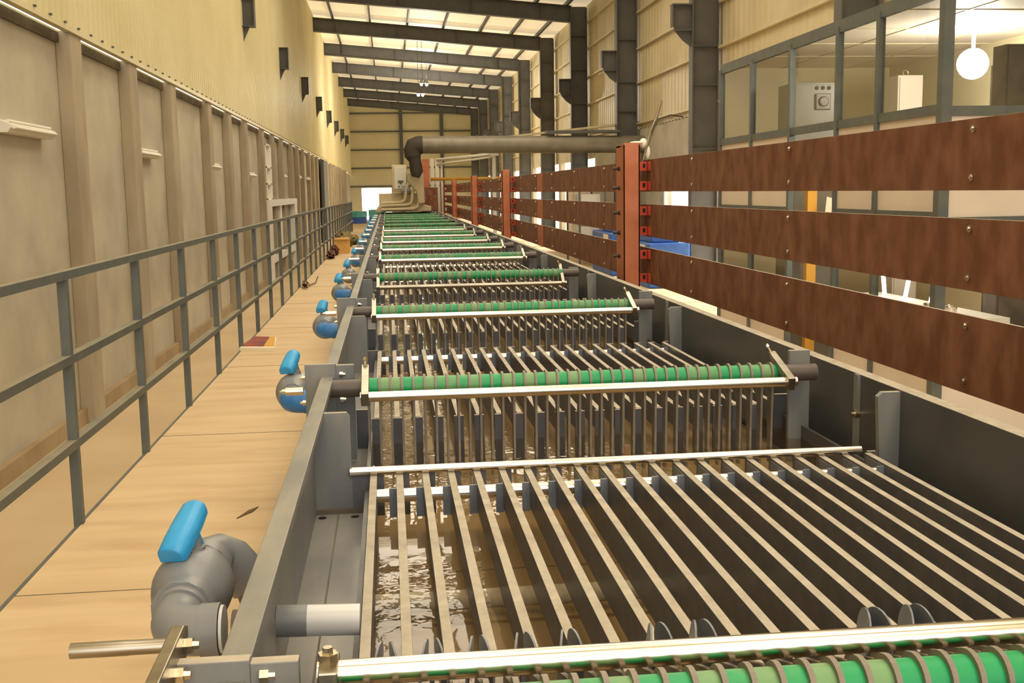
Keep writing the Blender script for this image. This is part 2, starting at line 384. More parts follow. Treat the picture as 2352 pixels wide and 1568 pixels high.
# ------------------------------------------------------------------ right columns and wall
first = None
for k, yb in enumerate([f for f in frames if f > 8]):
    m = M()
    m.box(7.25, 7.28, yb-.15, yb+.15, LF, rz(7.25)+.03).box(7.87, 7.9, yb-.15, yb+.15, LF, rz(7.9)).box(7.28, 7.87, yb-.03, yb-.01, LF, rz(7.3))
    for z in (.9, 2.4, 3.3, 4.6, 5.9): m.box(7.28, 7.87, yb-.14, yb, z, z+.02)
    struct('column', m, 'steel')
    kk_ = k-2; loc = (7.25, yb, 3.4); lab ='nearest dark crane bracket on the tall steel columns at the right' if k <= 2 else '%s dark crane bracket on the tall steel columns at the right' % (ORD[k])
    if yb > 20:
        if first is None:
            first = thing('crane_bracket', lab, 'bracket', loc, 'crane brackets on the right columns')
            m = M(loc); m.box(6.78, 7.25, yb-.14, yb+.14, 4.25, 4.28).box(6.86, 7.25, yb-.12, yb+.12, 3.66, 3.69).box(6.78, 6.81, yb-.1, yb+.1, 3.75, 4.25)
            obj('flange', m, 'steel', first)
            obj('web', M(loc).prism([(6.8, 4.26), (7.25, 4.26), (7.25, 3.3), (7.05, 3.45), (6.86, 3.67), (6.8, 3.9)], yb-.015, yb+.015, 'y'), 'steel', first)
        else: relabel(dup(first, None, loc), '%s dark crane bracket on the tall steel columns at the right' % ORD[kk_])
m = M(); y = -9; prof = []
while y < 100: prof += [(y, 8.0), (y+.22, 8.0), (y+.25, 7.988), (y+.33, 7.988)]; y += .36
lo = [m._q((x, yy, 1.85)) for yy, x in prof]; hi = [m._q((x, yy, 7.2)) for yy, x in prof]
for i in range(len(prof)-1): m.bm.faces.new((lo[i], hi[i], hi[i+1], lo[i+1]))
struct('wall_right_cladding', m, 'cladding_r')
m = M()
for z in (2.0, 3.25, 4.3, 5.4, 6.4): m.box(7.88, 7.97, 8.9, 100, z, z+.05)
struct('trim_7', m, 'cladding_r')
OP = (18.2, 31.6)                                           # loading door open to the daylight
m = M(); m.box(8.0, 8.2, -9, OP[0], LF, 1.87).box(8.0, 8.2, OP[0], OP[1], .55, 1.87)
m.box(8.0, 8.2, OP[1], 42.5, LF, 1.87).box(8.0, 8.2, 98, 100, LF, 1.87).box(8.0, 8.2, 42.5, 98, LF, -1.9).box(8.0, 8.2, 42.5, 98, 1.2, 1.87)
for y in range(46, 98, 5): m.box(8.0, 8.2, y, y+.7, -1.9, 1.2)
struct('wall_right', m, 'concrete')
m = M()
for y in (OP[0], 22.5, 27, OP[1]-.1): m.box(7.96, 8.06, y, y+.1, LF, .6)
struct('door_2', m, 'white')
# end wall with the bright far doorway
m = M(); m.box(-3.4, -2.3, 100, 100.2, LF, 8.4).box(.35, 8.2, 100, 100.2, LF, 8.4).box(-2.3, .35, 100, 100.2, .42, 8.4)
struct('wall_back', m, 'cladding')
m = M()
for z in (.5, 2.1, 3.7, 5.3, 6.9): m.box(-3.3, 8, 99.85, 100, z, z+.12)
for x in (1.2, 4.8): m.box(x, x+.3, 99.7, 100, LF, 8)
struct('trim_8', m, 'steel')
for i, (x0, x1, hh, kk) in enumerate(((-3.1, -1.7, .75, 'teal'), (-1.5, -.2, .85, 'teal'))):
    loc = ((x0+x1)/2, 88, LF); t = thing('covered_pallet', ['teal covered pallet stack in the far doorway, nearer the left wall', 'teal and blue covered pallet stack in the far doorway, beside the tank'][i], 'pallet', loc, 'pallets in the far doorway')
    obj('base', M(loc).box(x0, x1, 87.5, 88.5, LF, LF+.45), 'bluemach', t, .03); obj('cover', M(loc).box(x0-.02, x1+.02, 87.4, 88.6, LF+.45, LF+hh+.2), kk, t, .08)

# ------------------------------------------------------------------ handrail along the walkway
RX = -1.285
loc = (RX, 0, DK)
t = thing('handrail', 'long grey steel three-rail handrail along the left edge of the walkway', 'railing', loc)
posts = [-1.78+1.257*k for k in range(34)]
for y in posts:
    obj('post', M(loc).box(RX-.018, RX+.018, y-.018, y+.018, DK-.06, -.29), 'steel_rail', t)
for z in (-.285, -.62, -.96):
    m = M(loc); m.box(RX-.02, RX+.02, -2.5, 40.2, z-.034, z, 1); obj('rail', m, ['steel_rail', 'railtop'], t)
# ------------------------------------------------------------------ things lying on the walkway
loc = (-1.03, 24.7, DK); t = thing('cardboard_box', 'yellow cardboard box at the railing far down the walkway', 'box', loc)
obj('carton', M(loc).box(-1.2, -.87, 24.55, 24.95, DK, DK+.33), 'cardboard', t, .004); obj('flap', M(loc).box(-1.2, -.87, 24.5, 24.55, DK+.3, DK+.335), 'cardboard', t)
m = M(); blob(m, (-1.10, 27.6, DK+.17), .22, (.95, 3.0, .85), 1); blob(m, (-.95, 28.9, DK+.12), .18, (1, 3.0, .7), 2); tag(obj('sack', m, 'khaki'), 'khaki cloth sack slumped behind the yellow cardboard box', 'sack')
m = M(); blob(m, (-1.19, 22.9, DK+.07), .09, (.9, 5, .8), 3, .3); blob(m, (-1.17, 24.0, DK+.10), .10, (.8, 4, 1.1), 4, .3); tag(obj('rag_heap', m, 'redcloth'), 'dark red rag heap just in front of the yellow box', 'rags')
loc = (-1.15, 9.8, DK); t = thing('magazine', 'small red and yellow magazine lying at the railing foot', 'magazine', loc)
mm = M(loc).prism([(-1.29, 9.44), (-.99, 9.37), (-1.04, 10.08), (-1.24, 10.15)], DK, DK+.03, 'z'); obj('pages', mm, 'paper', t)
mm = M(loc).prism([(-1.285, 9.52), (-1.09, 9.47), (-1.10, 10.07), (-1.24, 10.13)], DK+.03, DK+.036, 'z'); obj('cover', mm, 'redprint', t)
mm = M(loc).prism([(-1.10, 9.48), (-1.0, 9.45), (-1.05, 10.05), (-1.10, 10.06)], DK+.03, DK+.035, 'z'); obj('cover_stripe', mm, 'mustard', t)
m = M()
for k in range(7):
    a = k*1.3; m.tube([(-1.19+.05*math.cos(a+j*.9), 15.7+.28*math.sin(a*.7+j*.8), DK+.02+.03*((j+k) % 3)) for j in range(5)], .007, 6)
m.tube([(-1.15, 15.9, DK+.02), (-1.09, 16.3, DK+.02), (-1.07, 16.6, DK+.09)], .008, 6)
tag(obj('wire_offcut', m, 'leaf'), 'tangled brown wire offcut lying by the railing', 'wire')
tag(obj('dry_leaf', M().prism([(-.655, 4.46), (-.60, 4.55), (-.585, 4.62), (-.62, 4.57)], DK, DK+.004, 'z'), 'leaf'), 'small dry brown leaf on the deck beside the nearest valve', 'leaf')
for i, (x, y, r) in enumerate(((-1.0, 28.9, .12),)):
    tag(obj('rope_coil', M().tube([(x+r*math.cos(a*.6), y+r*2*math.sin(a*.6), DK+.02+a*.002) for a in range(24)], .015, 6), 'khaki'), 'brown rope coil behind the sack on the walkway', 'rope')

# ------------------------------------------------------------------ the long tank
RIM = -.65; XL0, XL1, XR0, XR1 = -.257, -.213, 1.605, 1.655
TY0, TY1 = .45, 37.0
ROLL = [1.37, 3.86, 6.37, 8.98, 11.6, 13.75, 15.8, 18.3, 20.6, 23.1, 25.8, 28.4, 30.8, 33.2, 35.2]
COMB = [.9, 3.30, 5.95, 8.5, 11.15, 13.3, 15.35, 17.85, 20.15, 22.65, 25.35, 27.95, 30.35, 32.75, 34.75]
loc = (.7, TY0, DK)
tank = thing('rinse_tank', 'very long grey sheet rinse tank with thick rims running away from the camera', 'tank', loc)
obj('side_wall', M(loc).box(XL0, XL0+.012, TY0, TY1, DK, RIM-.02), 'pvc_l', tank)  # left wall in the paler copy, its lit look put into the colour
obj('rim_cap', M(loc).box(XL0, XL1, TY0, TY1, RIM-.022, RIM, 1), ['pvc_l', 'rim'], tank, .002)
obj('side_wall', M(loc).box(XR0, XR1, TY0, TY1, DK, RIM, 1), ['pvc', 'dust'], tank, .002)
obj('tank_floor', M(loc).box(XL0+.01, XR0, TY0, TY1, -1.24, -1.21), 'pvc_l', tank)
obj('end_wall', M(loc).box(XL1, XR0, TY0, TY0+.03, DK, RIM), 'pvc', tank)
obj('end_wall', M(loc).box(XL1, XR0, TY1-.03, TY1, DK, RIM), 'pvc', tank)
TXL, TXR = -.085, 1.53
m = M(loc); m.box(TXL, TXR, TY0+.1, TY1-.1, -1.06, -1.04).box(TXL, TXR, 2.55, 2.58, -1.04, -1.032).box(TXL, TXR, 2.93, 2.935, -1.04, -1.037); obj('tray_floor', m, 'tray', tank)
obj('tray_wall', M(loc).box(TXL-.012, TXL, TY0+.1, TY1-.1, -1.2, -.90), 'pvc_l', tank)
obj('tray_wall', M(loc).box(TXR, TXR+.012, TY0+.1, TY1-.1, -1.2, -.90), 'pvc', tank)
# gussets at each comb and bearing plates at each roller
for k, yc in enumerate(COMB[1:]):
    m = M(loc); m.prism([(XL0+.012, RIM-.024), (XL1, RIM-.024), (XL1, RIM-.006), (-.145, RIM-.006), (-.135, RIM-.02), (-.135, -.965), (XL0+.012, -.965)], yc, yc+.022, 'y', 1); obj('gusset', m, ['pvc_l', 'dust'], tank)
    m = M(loc); m.prism([(XR0, RIM-.006), (1.545, RIM-.006), (1.53, RIM-.02), (1.545, -.965), (XR0, -.965)], yc, yc+.022, 'y', 1); obj('gusset', m, ['pvc_l', 'dust'], tank)
    if k < 8:
        m = M(loc); m.box(XR0-.012, XR0, yc+.3, yc+.33, -1.2, RIM-.001); obj('rib', m, 'pvc_l', tank)
for k, yr in enumerate(ROLL):
    y = yr+(.075 if k == 0 else .09)
    m = M(loc); kz = .016 if k == 0 else (.045 if k > 2 else 0); m.box(-.315, -.205, y, y+.022, -.92, -.605-kz, 1).box(-.205, -.14, y, y+.022, -.96, -.61-kz, 1); obj('bearing_plate', m, ['pvc_l', 'dust'], tank, .002)
    m = M(loc); m.box(1.48, 1.56, y, y+.022, -1.1, -.612-(.03 if k > 2 else 0), 1); obj('bearing_plate', m, ['pvc_l', 'dust'], tank, .002)
    if k < 9:
        for z in (-.645, -.735):
            obj('bolt', M(loc).hexbolt((-.192, y-.001, z), (1, 0, 0), .011, .012), 'bolt', tank)
            if k < 4: obj('bolt', M(loc).hexbolt((-.315, y+.011, z-.01), (-1, 0, 0), .01, .012), 'bolt', tank)
        obj('bolt', M(loc).hexbolt((1.605, yr-.25, -.79), (-1, 0, 0), .016, .016), 'bolt', tank)
# drain holes seen in the left gap
m = M(loc)
for x, y in ((-.225, 3.25), (-.128, 3.25)): m.steps((x, y, -.965), (0, 0, 1), [(0, .012), (.0015, .012)], 16)
obj('drain_hole', m, 'black', tank)
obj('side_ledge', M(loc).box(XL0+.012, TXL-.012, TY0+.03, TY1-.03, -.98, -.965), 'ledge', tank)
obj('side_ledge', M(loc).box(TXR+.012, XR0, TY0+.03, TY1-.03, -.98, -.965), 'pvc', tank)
obj('cross_sill', M(loc).box(XL0+.012, TXL-.012, 3.285, 3.3, -.965, -.952), 'grime_shade', tank)
obj('bottom_seam', M(loc).box(-.180, -.176, .5, 3.28, -.965, -.963), 'grime_shade', tank)
# water
wm = M(); wm.bm.faces.new([wm._q(p) for p in ((TXL+.001, TY0+.11, -.95), (TXR-.001, TY0+.11, -.95), (TXR-.001, TY1-.11, -.95), (TXL+.001, TY1-.11, -.95))])
wt = obj('water', wm, 'water'); tag(wt, 'shallow brown rinse water glinting under the slats', 'water', kind='stuff')

# ------------------------------------------------------------------ slat grids between rollers
NB = 21; BX0, BX1 = -.069, 1.50
BXS = [BX0 + (BX1-BX0)*i/(NB-1) for i in range(NB)]
for k in range(len(ROLL)-1):
    y0 = ROLL[k]+.30; y1 = COMB[k+1]; near = k < 4
    if k == 0: y0 = 1.72
    loc = (.7, y0, -.92)
    lab = ['slat grid with scalloped guide discs under the closest polished bar', 'slat grid between the first and second full green rollers', 'slat grid between the second and third full green rollers'][k] if k < 3 else '%s slat grid along the tank counted from the camera' % ORD[k]
    t = thing('slat_grid', lab, 'grid', loc, 'slat grids in the tank')
    if near:
        first = None
        for i, x in enumerate(BXS):
            if first is None:
                o = first = obj('slat', M((x, y0, -.92)).box(x-.0105, x+.0105, y0, y1, -.935, -.85, 1), ['plastic', 'dust'], t, .001)
            else: o = first.copy(); COL.objects.link(o)
            o.parent = t; o.location = (x-.7, 0, 0)
    else:
        m = M(loc)
        for x in BXS: m.box(x-.0105, x+.0105, y0, y1, -.935, -.85, 1)
        o = obj('slat', m, ['plastic', 'dust'], t); o['kind'] = 'stuff'
    m = M(loc)                                              # toothed end plates
    for i, x in enumerate(BXS[:-1]):
        dx = (BX1-BX0)/(NB-1)
        m.box(x-.0185, x+.0185, y0-.015, y0, -1.04, -.852, 1)
    m.box(-.145, -.090, y0-.015, y0, -.964, -.815, 1).box(BX1-.005, 1.59, y0-.015, y0, -.964, -.815, 1)
    obj('tooth_plate', m, ['tooth', 'dust'], t)
    m = M(loc)
    for x in BXS[:-1]: m.box(x-.008, x+.03, y1, y1+.012, -.98, -.849, 1)
    m.box(-.135, BX0, y1, y1+.012, -1.1, -.846, 1).box(BX1, 1.53, y1, y1+.012, -1.1, -.846, 1)
    obj('comb_plate', m, ['plastic', 'dust'], t)
    if k < 7:
        obj('cross_tube', M(loc).tube([(-.08, y1-.12, -.885), (1.52, y1-.12, -.885)], .02, 18), 'chrome', t)
    if near:
        m = M(loc)
        for x in BXS[:-1]:
            m.box(x+.046, x+.066, y1-.145, y1-.137, -.945, -.858).box(x+.066, x+.069, y1-.145, y1-.02, -.945, -.858)
        obj('guide_plate', m, 'blueplate', t)
    if k == 0:
        m = M(loc)
        m.tube([(-.14, 3.295, -.838), (1.475, 3.295, -.838)], .0135, 16)
        obj('cap_rod', m, 'chrome', t)
        for i in (0, 1, 2, 3, 4, 6, 7, 11, 12):
            x = BXS[i] + .04
            obj('disc_axle', M(loc).tube([(x-.031, 1.80, -.802+.012*x), (x+.031, 1.80, -.802+.012*x)], .008, 10).box(x-.004, x+.004, 1.79, 1.81, -.93, -.802+.012*x), 'plastic', t)
            for s_ in (-1, 1):
                m = M(loc); yy = 1.80; cx = x + s_*.015; zt = -.758 + .012*x
                m.steps((cx, yy, zt-.044), (1, s_*.18, .1*s_), [(0, .044), (.0035, .044)], 24); obj('guide_disc', m, 'blueplate', t)

# ------------------------------------------------------------------ ringed green rollers
def ring_profile():
    pts = []
    for a in range(-40, 181, 15):
        r = math.radians(a); pts.append((-.041*math.cos(PI - r) if False else .041*math.cos(r), .041*math.sin(r)))
    pts = []
    pts += [(.125, -.008), (.135, -.018), (.130, -.05), (.05, -.07), (.012, -.09), (.006, -.33), (-.022, -.33), (-.026, -.30)]
    for a in range(210, 24, -12):
        r = math.radians(a); pts.append((.042*math.cos(r), .042*math.sin(r)))
    return pts
ring0 = obj('ring_plate', M((0, 0, 0)).prism(ring_profile(), -.004, .004, 'x'), 'ringp', None)
ring_mesh = ring0.data; bpy.data.objects.remove(ring0)
RX0 = -.095; RL = 1.5
NR = 38
for k, yr in enumerate(ROLL):
    loc = (RX0, yr, -.68)
    t = thing('ringed_roller', ('%s green roller with grey plastic rings, counted from the camera along the tank' % ORD[k]), 'roller', loc, 'green rollers across the tank')
    obj('sleeve', M(loc).tube([(RX0, yr, -.68), (RX0+RL, yr, -.68)], .034, 24), 'green', t)
    obj('shaft', M(loc).tube([(RX0-.13, yr, -.68), (RX0, yr, -.68)], .031, 20), 'shaft', t)
    obj('shaft', M(loc).tube([(RX0+RL, yr, -.68), (RX0+RL+.14, yr, -.68)], .031, 20), 'shaft', t)
    if k < 5:
        for i in range(1, NR+1):
            o = bpy.data.objects.new('ring_plate', ring_mesh); COL.objects.link(o); o.parent = t; o.location = ((i-.85)*RL/NR, 0, 0)
    else:
        m = M((0, 0, 0))
        for i in range(1, NR+1): m.prism(ring_profile(), (i-.85)*RL/NR-.004, (i-.85)*RL/NR+.004, 'x')
        o = obj('ring_plate', m, 'ringp', t); o['kind'] = 'stuff'

# ------------------------------------------------------------------ polished press bars with clamps
# (dy, dz) of the bar from the roller axis
PB = [(.074, .033), (-.115, -.012), (-.115, -.02), (-.10, -.075), (-.115, -.02), (-.12, -.02), (-.12, -.02), (-.12, -.04), (-.12, -.02)] + [(.08, -.07)]*6
for k, yr in enumerate(ROLL):
    dy, dz = PB[k]; yb, zb = yr+dy, -.68+dz
    loc = (RX0, yb, zb)
    t = thing('press_bar', ('thick polished steel bar crossing the bottom of the photo before the closest roller' if k == 0 else '%s polished steel bar clamped beside a green roller, counted from the camera' % ORD[k]), 'bar', loc, 'polished bars beside the rollers')
    r = .018 if k == 0 else .0175
    x0, x1 = (RX0+.0, RX0+RL+.015)
    obj('rod', M(loc).tube([(x0-.02, yb, zb), (x1+.01, yb, zb)], r, 20), 'steel_m' if k == 3 else 'chrome', t)
    for xe in (x0-.005, x1-.02):
        m = M(loc)
        if k == 0:
            m.box(xe-.012, xe+.014, yb-.045, yb+.03, zb-.025, zb+.02)
        else:
            u = Vector((0, -(dy), -(dz)+.03)).normalized(); n_ = Vector((0, -u.z, u.y))
            a = Vector((0, yb, zb)) - u*.028; b = Vector((0, yr, -.68)) + Vector((0, .055, .062))
            m.prism([(a.y-.0, a.z-.018), (b.y-.005, b.z-.012), (b.y+.008, b.z+.012), (a.y-.012, a.z+.028)][::1], xe-.012, xe+.014, 'x')
        obj('clamp', m, 'steel_m', t, .002)
        m = M(loc)
        if k == 0: m.hexbolt((xe, yb-.005, zb+.02), (0, 0, 1), .014, .012)
        else:
            obj('end_bolt', M(loc).hexbolt((xe+.012, yb, zb), (1 if xe > 1 else -1, 0, 0), .01, .012), 'bolt', t)
            m.tube([(xe, yr+.05, -.62), (xe-.012*(1 if xe > 1 else -.2), yr+.07, -.592)], .005, 8).hexbolt((xe-.012*(1 if xe > 1 else -.2), yr+.07, -.592), (-.2, .3, 1), .009, .007)
        obj('bolt', m, 'bolt', t)
    # turning handle outside the tank
    if k == 0:
        obj('handle', M(loc).tube([(-.452, 1.5, -.616), (-.375, 1.5, -.616), (-.373, 1.5, -.616), (-.30, 1.5, -.616)], [.0108, .0108, .0104, .0104], 18), 'steel_m', t)
        m = M(loc); m.prism([(1.51, -.592), (1.535, -.602), (1.53, -.640), (1.10, -.655), (1.10, -.600)], -.318, -.300, 'x'); m.rot(0, 'X', (0, 0, 0)); obj('lever_arm', m, 'steel_m', t, .002)
        obj('bolt', M(loc).hexbolt((-.300, 1.5, -.618), (1, 0, 0), .012, .012), 'bolt', t); obj('bolt', M(loc).hexbolt((-.300, 1.43, -.63), (1, 0, 0), .012, .012), 'bolt', t)
    else:
        obj('handle', M(loc).tube([(-.375 if k < 4 else -.42, yr-.01, -.682), (-.315, yr-.01, -.682)], .0150, 16), 'chrome', t)
        obj('nut', M(loc).hexbolt((-.375, yr-.01, -.682), (-1, 0, 0), .009, .012), 'bolt', t)

# ------------------------------------------------------------------ inlet pipes and ball valves
q = .868
VY = [v*q for v in (2.60, 5.26, 7.95, 10.7, 12.95, 15.8, 18.9, 21.6, 24.6, 27.4, 30.2, 33.0, 35.8, 38.6, 41.2)]
def arc(c, a, b, r, n=7):     # quarter bend: starts heading -a, ends heading b
    c, a, b = Vector(c), Vector(a), Vector(b)
    return [c + a*(r*math.cos(PI/2*i/n)) + b*(r*math.sin(PI/2*i/n)) for i in range(n+1)]
for k, vy in enumerate(VY):
    ez = (-.975 if k == 0 else -.965)*q; ex = (-.47 if k == 0 else -.44)*q
    blue = k > 0
    loc = (ex, vy, DK)
    hc = 'biggest' if k == 0 else ORD[k]
    t = thing('ball_valve', ('biggest grey ball valve with long blue handle, closest to the camera' if k == 0 else '%s blue handled ball valve beside the tank, counted from the camera' % hc), 'valve', loc, 'ball valves along the tank')
    R = (.0435 if k == 0 else .040)*q
    Y0 = vy-(.15 if k == 0 else .10)*q
    # lateral pipe and near elbow
    obj('inlet_pipe', M(loc).tube([(XL0+.001, Y0, ez), (ex+.09*q, Y0, ez)], R*.96, 20), 'shaft', t)
    if k == 0:
        obj('collar', M(loc).steps((ex+.071*q, Y0, ez), (-1, 0, 0), [(0, R*1.25), (.006, R*1.25)], 24), 'pipewhite', t)
    m = M(loc)
    m.tube([(ex+.062*q, Y0, ez), (ex+.02*q, Y0, ez)], R*1.38, 24)
    p = [(ex+.03*q, Y0, ez)] + [Vector((ex+.012*q, Y0+.06*q, ez)) + Vector((-.058*q*math.sin(a), -.06*q*math.cos(a), 0)) for a in [PI/2*i/8 for i in range(9)]] + [(ex-.046*q, Y0+.10*q, ez)]
    m.tube(p, R*1.3, 24)
    obj('elbow', m, 'blue2' if blue and k != 4 else 'pipe', t)
    by = Y0+.30*q; bx = ex-.046*q
    m = M(loc)
    m.steps((bx, Y0+.10*q, ez), (0, 1, 0), [(d_*q, r_) for d_, r_ in [(0, R*1.45), (.05, R*1.5), (.05, R*1.62), (.075, R*1.62), (.09, R*1.75), (.12, R*2.1), (.16, R*2.28), (.2, R*2.28), (.24, R*2.1), (.27, R*1.75), (.285, R*1.62), (.31, R*1.62), (.31, R*1.45), (.36, R*1.4)]], 28)
    m.steps((bx, by, ez+.045), (0, 0, 1), [(0, .032), (.044, .027), (.044, .021), (.062, .019)], 20)
    obj('valve_body', m, 'pipe' if k == 0 else 'shaft' if False else 'pipe', t)
    for a0 in (.055, .335):
        obj('union_nut', M(loc).steps((bx, Y0+(.10+a0-.03)*q, ez), (0, 1, 0), [(0, R*1.68), (.04, R*1.72)], 12), 'pipe', t)
    # far elbow turning down to the deck
    m = M(loc)
    m.tube([(bx+a_*q, Y0+b_*q, ez+c_*q) for a_, b_, c_ in ((0, .42, 0), (.002, .50, 0), (.02, .555, -.008), (.055, .575, -.03), (.085, .575, -.07))], [R*1.4, R*1.4, R*1.38, R*1.38, R*1.38], 22)
    m.tube([(bx+.082*q, Y0+.575*q, ez-.066*q), (bx+.105*q, Y0+.575*q, ez-.10*q)], R*1.46, 22)
    obj('elbow', m, 'pipe', t)
    obj('drop_pipe', M(loc).tube([(bx+.10*q, Y0+.575*q, ez-.09*q), (bx+.13*q, Y0+.575*q, ez-.2*q), (bx+.13*q, Y0+.575*q, DK)], R*1.1, 18), 'shaft', t)
    # handle: long half-round grip on a hub
    m = M((bx, by, ez+.12)) if False else M(loc)
    hz = ez+.105; hy = by; sc = 1.0 if k == 0 else (.8 if k == 1 else .55)
    gl = .076*sc; w_ = .034
    prof = [(-w_, -.010), (w_, -.010), (w_, .004)] + [(w_*math.cos(a), .006+.024*math.sin(a)) for a in [PI*i/8 for i in range(9)]] + [(-w_, .004)]
    n0 = len(m.bm.verts)
    ringsv = []
    for f, s_ in ((-1, .82), (-.92, .95), (-.4, 1), (.3, .97), (.8, .88), (.93, .72), (1, .5)):
        ringsv.append([m._q((bx+px*s_, hy+f*gl, hz+.02+pz*s_ + .012*f)) for px, pz in prof])
    for a, b in zip(ringsv, ringsv[1:]):
        for i in range(len(prof)): m.bm.faces.new((a[i], a[(i+1) % len(prof)], b[(i+1) % len(prof)], b[i])).smooth = True
    m.bm.faces.new(ringsv[0][::-1]); m.bm.faces.new(ringsv[-1])
    m.tube([(bx, hy+.005, hz-.03), (bx, hy+.005, hz+.02)], .026, 16)
    m.rot(math.radians(22), 'X', (bx, hy, hz)); m.rot(math.radians(-6), 'Y', (bx, hy, hz-.1)); m.rot(math.radians(-20), 'Z', (bx, hy, hz))
    obj('handle', m, 'blue', t, .003)

# spray pipe inside the tank at the near end (the tank's own outlet run)
loc = (.5, 2.5, -.97)
t = thing('spray_pipe', 'grey plastic pipe with a pale section running under the near slats', 'pipe', loc)
obj('pipe_end', M(loc).tube([(XL0+.012, 2.13, -.838), (-.185, 2.13, -.84)], .0315, 24), 'pipe', t)
obj('pale_section', M(loc).tube([(-.186, 2.13, -.84), (-.082, 2.13, -.844)], .0310, 24), 'pipewhite', t)
obj('pipe_run', M(loc).tube([(-.084, 2.60, -.995), (1.45, 2.62, -1.0)], .024, 20), 'pipewhite', t)

# ------------------------------------------------------------------ rusty board fence along the right rim
loc = (2.0, 3, DK)
fence = thing('board_fence', 'rusty brown three-board fence on red posts along the far rim of the tank', 'fence', loc)
ROWS = [(-.026, .218), (-.372, -.123), (-.735, -.459)]
seams = [-.5, 8.1, 14.55, 22.6, 30.2, 38.2]
for z0, z1 in ROWS:
    for a, b in zip(seams, seams[1:]):
        bd = obj('board', M(loc).box(2.0, 2.012, a+.01, b-.01, z0, z1, 1), ['rust', 'dust'], fence, .001)
        yb = a+.45 if a > 0 else .2
        ys = [1.9, 3.63, 5.38, 7.16] if a < 0 else [a+.4+1.65*i for i in range(int((b-a)//1.65)+1) if a+.4+1.65*i < b-.1]
        for y in ys:
            for z in (z0+.045, z1-.035):
                obj('bolt', M(loc).hexbolt((2.0, y, z), (-1, 0, 0), .0135, .007), 'bolt', bd)
for z0, z1 in ROWS: obj('splice_plate', M(loc).box(1.99, 2.0, 14.3, 14.75, z0, z1), 'redpost', fence)
for j, yp in enumerate((8.39, 17.46, 23.9, 31.2, 38.0)):
    top = .345 if j == 0 else .325
    pm = M(loc); pm.box(1.8, 1.928, yp, yp+.012, DK, top).box(1.8, 1.812, yp, yp+.27, DK, top-.012).box(1.916, 1.928, yp, yp+.27, DK, top-.012).box(1.8, 1.928, yp+.1, yp+.27, top-.03, top-.015)
    po = obj('post', pm, 'redpost', fence, .002)
    for z0, z1 in ROWS:
        for zc in (z0+.045, z1-.05):
            m = M(loc); m.box(1.928, 2.0, yp+.02, yp+.028, zc-.034, zc+.034).box(1.985, 2.0, yp-.05, yp+.02, zc-.034, zc+.034)
            obj('clamp', m, 'orange', po)
            obj('clamp_slot', M(loc).box(1.955, 1.975, yp+.017, yp+.02, zc-.012, zc+.02), 'black', po)
            if j < 2:
                obj('bolt', M(loc).steps((1.8, yp+.14, zc-.015), (-1, 0, 0), [(0, .017), (.014, .017), (.014, .01), (.04, .01), (.04, .014), (.052, .014)], 8), 'blackbolt', po)
# spanner-like steel rods and rag stuck on the first post
t = thing('tool_bundle', 'steel rods and a white rag stuck upright on top of the nearest red fence post', 'tools', (1.97, 8.5, .30))
obj('rod', M((1.97, 8.5, .30)).tube([(1.93, 8.5, .10), (2.06, 8.52, .44), (2.13, 8.54, .67)], .012, 8), 'steel_m', t)
obj('rod', M((1.97, 8.5, .30)).tube([(1.96, 8.46, .18), (2.04, 8.5, .44), (2.08, 8.52, .52)], .009, 8), 'steel_m', t)
obj('wire', M((1.97, 8.5, .30)).tube([(2.04, 8.5, .42), (2.10, 8.5, .53), (2.2, 8.52, .56), (2.32, 8.6, .55)], .006, 6), 'blackbolt', t)
obj('rag', M((1.97, 8.5, .30)).sphere((1.985, 8.52, .345), .04, (.8, 1, 1.0)).sphere((2.015, 8.52, .28), .03, (.8, 1, 1.8)).sphere((1.93, 8.5, .35), .035, (1.6, 1, .35)), 'white', t)

# ------------------------------------------------------------------ cabin partition on the right
PX = 5.0; CY0, CY1 = 9.65, 16.35
def cab(name, m, mats, b=0): return struct(name, m, mats, b)
m = M()
MY = [9.65, 10.97, 12.0, 13.45, 14.93, 16.35]
for i, y in enumerate(MY):
    wv = .10 if i == 0 else .07
    m.box(PX-.03, PX+wv-.03, y-wv/2, y+wv/2, LF, 1.72)
for z in (1.66, .62, -.33, -1.5): 
    hh = .13 if z > 1 else .09
    if z in (-.33, -1.5):
        m.box(PX-.02, PX+.04, 9.65, 11.98, z, z+.07).box(PX-.02, PX+.04, 13.45, 16.35, z, z+.07)
    elif z == .62: m.box(PX-.02, PX+.04, 9.65, 16.35, z, z+hh)
    else: m.box(PX-.02, PX+.04, 9.65, 16.35, z, z+hh)
m.box(PX+.071, 7.95, 9.62, 9.68, 1.66, 1.79).box(PX+.071, 7.95, 9.62, 9.68, .60, .69).box(PX+.071, 7.95, 9.62, 9.68, -.38, -.31).box(PX+.071, 7.95, 9.62, 9.68, -1.55, -1.48)
m.box(6.4, 6.48, 9.62, 9.7, LF, 1.7)
struct('wall_cabin_frame', m, 'steel_rail')
m = M()
for a, b in ((9.7, 10.93), (11.0, 11.97), (13.5, 14.9), (14.97, 16.3)):
    m.box(PX, PX+.02, a, b, -.28, .62).box(PX, PX+.02, a, b, LF, -1.5)
struct('wall_cabin_panel', m, 'panel')
struct('wall_cabin_return', M().box(PX+.05, 7.95, 9.64, 9.66, -.31, .60).box(PX+.05, 7.95, 9.64, 9.66, LF, -1.55), 'panel')
for i, (a, b) in enumerate(zip(MY, MY[1:])):
    struct('window_%d' % (i+2), M().box(PX+.005, PX+.011, a+.05, b-.04, .71, 1.66), 'glass')
    if i != 2: struct('window_%d' % (i+12), M().box(PX+.005, PX+.011, a+.05, b-.04, -1.43, -.33), 'glass')
